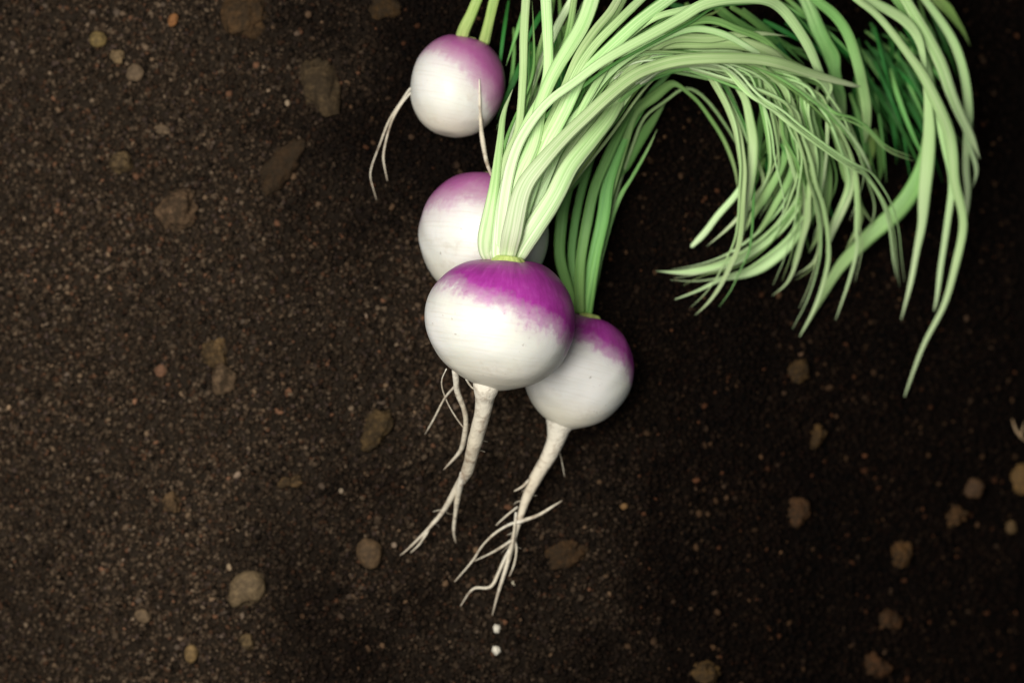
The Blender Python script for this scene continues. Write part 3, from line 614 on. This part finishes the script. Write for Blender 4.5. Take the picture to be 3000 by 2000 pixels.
# --- stems of the turnip tucked under the largest one: low, in its shade
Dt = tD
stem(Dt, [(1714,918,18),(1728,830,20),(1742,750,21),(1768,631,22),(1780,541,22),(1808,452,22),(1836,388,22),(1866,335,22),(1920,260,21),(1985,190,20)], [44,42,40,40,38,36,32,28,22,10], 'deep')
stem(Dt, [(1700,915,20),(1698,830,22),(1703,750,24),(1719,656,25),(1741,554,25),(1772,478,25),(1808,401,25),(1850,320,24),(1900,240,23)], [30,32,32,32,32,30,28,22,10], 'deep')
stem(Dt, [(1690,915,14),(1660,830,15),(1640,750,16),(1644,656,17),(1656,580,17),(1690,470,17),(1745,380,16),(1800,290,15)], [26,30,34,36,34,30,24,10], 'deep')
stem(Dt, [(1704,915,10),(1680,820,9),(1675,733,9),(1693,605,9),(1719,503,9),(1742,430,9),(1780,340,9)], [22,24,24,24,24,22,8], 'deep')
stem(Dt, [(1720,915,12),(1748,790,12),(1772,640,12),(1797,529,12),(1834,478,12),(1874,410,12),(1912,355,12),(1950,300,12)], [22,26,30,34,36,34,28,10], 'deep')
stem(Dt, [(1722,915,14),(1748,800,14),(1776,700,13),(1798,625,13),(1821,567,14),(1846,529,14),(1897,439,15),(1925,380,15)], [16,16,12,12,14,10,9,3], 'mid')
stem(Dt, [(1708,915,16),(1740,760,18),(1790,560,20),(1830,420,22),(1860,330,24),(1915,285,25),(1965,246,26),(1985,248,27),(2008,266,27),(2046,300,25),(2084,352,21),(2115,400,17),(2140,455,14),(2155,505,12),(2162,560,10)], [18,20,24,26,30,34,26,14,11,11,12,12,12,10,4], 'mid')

# --- stalks of the smallest turnip
Ct = tC
stem(Ct, [(1352,118,20),(1358,90,23),(1380,44,26),(1398,0,28),(1440,-90,30)], [40,38,34,32,28], 'lime', flat=0.75)
stem(Ct, [(1418,126,20),(1425,96,23),(1436,50,26),(1448,0,28),(1478,-100,30)], [34,32,30,30,26], 'lime', flat=0.75)

# --- stems of the wedged turnip: under the bundle, over the top and down again
B = tB
def over(x, z):  # how each of them leaves the crown and swings round outside the frame
    return [(1450,505,22),(1505,380,28),(1580,200,33),(1690,-20,38),(1880,-190,44),(2150,-260,50),(x-190,-190,z+4)]
stem(B, over(2503,52)+[(2470,-40,54),(2512,2,54),(2554,30,53),(2594,72,52),(2656,153,50),(2702,217,48),(2735,281,46),(2764,344,44),(2784,400,41),(2792,464,38),(2796,528,34),(2812,590,30),(2823,640,27),(2819,693,23),(2804,757,19),(2768,890,11),(2705,1012,7),(2650,1161,3)], [24]*8+[22,22,22,22,24,30,34,36,36,34,30,28,26,26,24,22,16,12,7])
stem(B, over(2554,48)+[(2500,-30,50),(2554,6,50),(2605,31,49),(2656,64,48),(2690,107,47),(2704,160,46),(2710,220,45),(2718,290,42),(2723,380,37),(2718,470,31),(2707,579,24),(2702,655,19),(2686,732,14),(2668,830,9),(2640,936,4)], [24]*8+[28,32,34,34,24,16,16,26,40,42,34,24,18,14,6])
stem(B, [(1462,510,18),(1540,360,22),(1660,120,26),(1820,-120,30),(2150,-240,36),(2480,-150,40),(2640,20,40),(2700,130,39),(2724,230,37),(2730,310,35),(2724,390,32),(2708,477,27),(2669,566,21),(2618,630,16),(2567,672,12),(2516,722,9),(2465,775,7),(2423,842,5),(2350,975,3)], [24,24,24,24,24,24,24,26,30,36,40,46,54,54,48,42,36,26,6], 'mid', groove=0.2)
stem(B, over(2651,46)+[(2560,-120,48),(2650,-4,48),(2682,51,47),(2720,115,45),(2758,191,43),(2784,268,41),(2812,335,38),(2845,400,34),(2858,430,32),(2871,466,29)], [24]*7+[26,30,34,36,38,36,30,24,16,4])
stem(B, over(2707,40)+[(2620,-120,42),(2705,-6,41),(2758,64,39),(2796,128,37),(2822,204,35),(2835,281,32),(2838,357,29),(2831,425,26),(2830,502,22),(2836,553,19),(2832,610,15),(2822,680,10)], [22]*7+[22,22,26,28,28,28,26,22,20,18,16,8])
stem(B, over(2388,36)+[(2330,-70,40),(2390,0,40),(2439,38,39),(2478,89,38),(2503,153,36),(2523,230,33),(2537,306,30),(2540,370,27),(2534,420,24)], [22]*7+[24,28,32,32,32,32,32,30,12], 'mid')
stem(B, over(2640,38)+[(2600,-60,40),(2690,110,40),(2740,300,39),(2764,430,36),(2784,500,33),(2789,553,30),(2779,630,25),(2768,706,19),(2756,783,13),(2744,880,8),(2736,910,6)], [20]*10+[14,18,20,20,18,16,12,8])
stem(B, over(2640,36)+[(2610,-60,38),(2700,80,38),(2770,200,37),(2800,300,36),(2826,380,33),(2844,438,29),(2861,489,25),(2861,515,23),(2849,550,19)], [18]*10+[10,14,16,16,13,3])
# broad blurred leaf and limp lime leaf low in the heap
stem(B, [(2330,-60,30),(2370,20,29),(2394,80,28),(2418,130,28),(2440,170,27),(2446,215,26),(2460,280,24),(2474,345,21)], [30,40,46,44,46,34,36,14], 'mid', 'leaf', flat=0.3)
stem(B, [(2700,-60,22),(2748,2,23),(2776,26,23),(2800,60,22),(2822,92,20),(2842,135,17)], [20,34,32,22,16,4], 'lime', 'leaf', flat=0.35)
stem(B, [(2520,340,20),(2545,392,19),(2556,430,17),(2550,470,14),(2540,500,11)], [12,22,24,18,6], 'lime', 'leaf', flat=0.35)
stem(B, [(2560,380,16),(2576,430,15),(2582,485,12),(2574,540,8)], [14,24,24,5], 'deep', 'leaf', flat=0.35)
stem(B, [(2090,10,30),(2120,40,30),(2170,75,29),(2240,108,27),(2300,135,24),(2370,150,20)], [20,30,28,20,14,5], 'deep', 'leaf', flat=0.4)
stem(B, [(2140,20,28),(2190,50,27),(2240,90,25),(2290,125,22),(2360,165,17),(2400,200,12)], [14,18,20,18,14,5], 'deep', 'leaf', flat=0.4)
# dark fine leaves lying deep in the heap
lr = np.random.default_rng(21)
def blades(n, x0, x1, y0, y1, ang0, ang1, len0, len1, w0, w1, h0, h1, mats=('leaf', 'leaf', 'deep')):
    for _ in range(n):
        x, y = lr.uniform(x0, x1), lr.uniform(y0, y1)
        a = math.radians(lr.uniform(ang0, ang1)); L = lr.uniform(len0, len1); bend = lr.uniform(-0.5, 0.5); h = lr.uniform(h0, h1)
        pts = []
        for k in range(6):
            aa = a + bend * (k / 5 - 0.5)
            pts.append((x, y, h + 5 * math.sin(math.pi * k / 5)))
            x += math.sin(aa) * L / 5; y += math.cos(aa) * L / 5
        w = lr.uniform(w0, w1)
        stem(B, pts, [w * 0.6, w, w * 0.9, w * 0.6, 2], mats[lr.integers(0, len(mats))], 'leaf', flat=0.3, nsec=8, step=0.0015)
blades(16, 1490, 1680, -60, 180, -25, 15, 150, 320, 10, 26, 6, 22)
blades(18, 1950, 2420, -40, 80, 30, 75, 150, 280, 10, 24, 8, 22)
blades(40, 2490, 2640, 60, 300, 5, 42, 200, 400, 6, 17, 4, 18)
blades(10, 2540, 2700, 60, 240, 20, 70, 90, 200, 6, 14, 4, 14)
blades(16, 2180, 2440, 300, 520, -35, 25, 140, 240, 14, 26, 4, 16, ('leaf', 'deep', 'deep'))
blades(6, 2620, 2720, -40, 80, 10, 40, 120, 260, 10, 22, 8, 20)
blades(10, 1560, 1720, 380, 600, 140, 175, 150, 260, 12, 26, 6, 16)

# ------------------------------------------------------------------ roots
def root_(t, pts, w, name='taproot', **kw):
    cnt[0] += 1
    world = [P(p[0], p[1], p[2] / 1000.0) if len(p) == 3 else p for p in pts]
    ws = np.interp(np.linspace(0, 1, len(pts)), np.linspace(0, 1, len(w)), w)
    ws = [mm(a, q[2]) for a, q in zip(ws, world)]
    o = strand(name, world, ws, M['root'], t, flat=0.95, round_=True, wob=kw.pop('wob', 0.08), seed=cnt[0], nsec=kw.pop('nsec', 14), **kw)
    if name == 'taproot': o['_w'] = [0, 0, 0]
    return o
def rootlet(tap, pts, w, **kw):
    return root_(tap, pts, [a * 0.9 for a in w[:-1]] + [min(w[-1], 3)], 'rootlet', nsec=8, wob=0.22, **kw)

ra = root_(tA, [(1432,1085,57),(1428,1112,57),(1423,1142,56),(1420,1165,54),(1414,1208,50),(1387,1310,38),(1368,1381,28),(1338,1429,21),(1296,1500,13),(1249,1554,8),(1189,1613,4),(1172,1626,3)], [104,86,70,58,50,42,36,20,13,9,5,2])
rootlet(ra, [(1358,1385,28),(1348,1420,24),(1338,1476,16),(1329,1554,7),(1336,1590,3)], [22,22,16,10,3])
rootlet(ra, [(1334,1085,52),(1336,1110,49),(1339,1145,44),(1359,1196,38),(1365,1238,33),(1357,1298,25),(1344,1327,21),(1299,1376,14)], [24,22,20,18,17,16,13,9])
rootlet(ra, [(1334,1130,44),(1302,1167,36),(1272,1225,26),(1245,1272,17)], [9,8,7,3])
rootlet(ra, [(1308,1080,47),(1293,1119,42),(1308,1173,35),(1338,1226,31),(1358,1252,30)], [4,4,4,4,3])
rootlet(ra, [(1366,1110,50),(1380,1132,47),(1398,1146,47)], [7,7,5])
rootlet(ra, [(1250,1556,8),(1232,1590,5),(1203,1618,2.5)], [8,7,4])

rd = root_(tD, [(1652,1215,17),(1642,1236,17),(1636,1254,16.5),(1630,1285,15),(1606,1339,12),(1570,1399,9),(1540,1464,7),(1525,1512,6),(1511,1554,5.5),(1499,1601,5),(1481,1667,4),(1457,1744,3.5),(1442,1802,3)], [130,100,74,54,44,36,26,18,16,16,11,8,2])
rootlet(rd, [(1550,1405,10),(1532,1424,11),(1506,1438,11)], [9,8,8])
rootlet(rd, [(1516,1484,7),(1481,1512,8),(1453,1538,7)], [7,6,4])
rootlet(rd, [(1510,1531,7),(1523,1527,8),(1576,1509,9),(1606,1491,9),(1646,1466,8)], [10,12,12,10,4])
rootlet(rd, [(1520,1529,7),(1499,1532,8),(1451,1560,8),(1410,1601,7),(1386,1640,6),(1332,1703,4)], [9,10,9,7,6,4])
rootlet(rd, [(1502,1580,6),(1490,1588,7),(1445,1616,7),(1390,1642,6)], [9,9,8,6])
rootlet(rd, [(1494,1605,5),(1481,1630,5),(1457,1685,5),(1442,1717,5),(1424,1723,5),(1392,1719,5),(1374,1735,4),(1349,1775,3)], [9,10,10,9,8,8,6,5])
rootlet(rd, [(1506,1575,5),(1514,1603,5),(1506,1655,4),(1492,1687,4)], [8,8,6,3])
rootlet(rd, [(1512,1500,7),(1508,1540,8),(1500,1600,7),(1490,1640,5)], [8,9,8,4])
rootlet(rd, [(1636,1310,12),(1646,1350,9),(1654,1396,6)], [2.5,2.5,2])

# fine hairs along both taproots
rr_ = np.random.default_rng(12)
def hairs(tap, path, n):
    for _ in range(n):
        k = rr_.integers(0, len(path) - 1); f = rr_.random()
        p = np.array(path[k]) * (1 - f) + np.array(path[k + 1]) * f
        sd = rr_.choice([-1, 1]); L = rr_.uniform(18, 60)
        q = p + np.array([sd * L * 0.6, L * rr_.uniform(0.1, 0.9), -rr_.uniform(2, 6)]); m = (p + q) / 2 + np.array([rr_.uniform(-6, 6), rr_.uniform(-4, 8), 0])
        q[2] = max(q[2], 2.0); m[2] = max(m[2], 2.5)
        rootlet(tap, [tuple(p), tuple(m), tuple(q)], [2.6, 2.2, 1.5])
hairs(ra, [(1414,1208,50),(1387,1310,38),(1368,1381,28),(1338,1429,21),(1296,1500,13),(1249,1554,8)], 14)
hairs(rd, [(1606,1339,12),(1570,1399,9),(1540,1464,7),(1511,1554,5.5),(1499,1601,5),(1481,1667,4)], 14)

def on_bulb(c, ax, R, H, px, py, lift):
    """height on the bulb's upper skin under a pixel"""
    z = c[2] + R * 0.5
    for _ in range(8):
        x, y, _z = P(px, py, z)
        d = np.array([x, y]) - c[:2]; r2 = 1 - (d @ d) / (R * H)
        z = c[2] + R * math.sqrt(max(r2, 0.0)) + lift
    return z * 1000
rc = root_(tC, [(1404,232,on_bulb(cC,axC,RC,HC,1404,232,0.0)), (1405,265,on_bulb(cC,axC,RC,HC,1405,265,0.0004)), (1406,310,on_bulb(cC,axC,RC,HC,1406,310,0.0006)),
            (1408,352,on_bulb(cC,axC,RC,HC,1408,352,0.001)),(1411,392,28),(1416,425,29),(1426,476,34),(1440,514,38)], [3,6,8,10,13,14,12,8])
rl = rootlet(rc, [(1222,250,12),(1206,254,12),(1170,306,9),(1140,353,6),(1115,417,5),(1085,502,5),(1091,544,4),(1103,585,2.5)], [9,8,7,6,5,5,4,2])
rootlet(rc, [(1212,262,13),(1178,302,12),(1147,356,10),(1128,425,8),(1123,468,7),(1135,529,4)], [7,7,6,6,6,3])

# small broken root lying at the bed's edge
for k, (pts, w) in enumerate([([(2966,1228,3),(2974,1256,4),(2990,1278,5),(3006,1292,4)], [5,8,9,8])]):
    o = strand('root_fragment', [G(p[0], p[1], p[2] / 1000) for p in pts], [mm(a) for a in w], M['husk_root'], None, flat=0.9, round_=True, seed=77)
    tag(o, 'short brown broken root fragment lying beside the tan husk', 'root')
    f = strand('root_fork', [G(p[0], p[1], p[2] / 1000) for p in [(2990,1278,5),(2996,1256,6),(3002,1236,5)]], [mm(a) for a in (7, 6, 3)], M['husk_root'], o, round_=True, seed=78)

# tidy helper properties
for o in bpy.data.objects:
    for k in ('_w', '_c'):
        if k in o: del o[k]
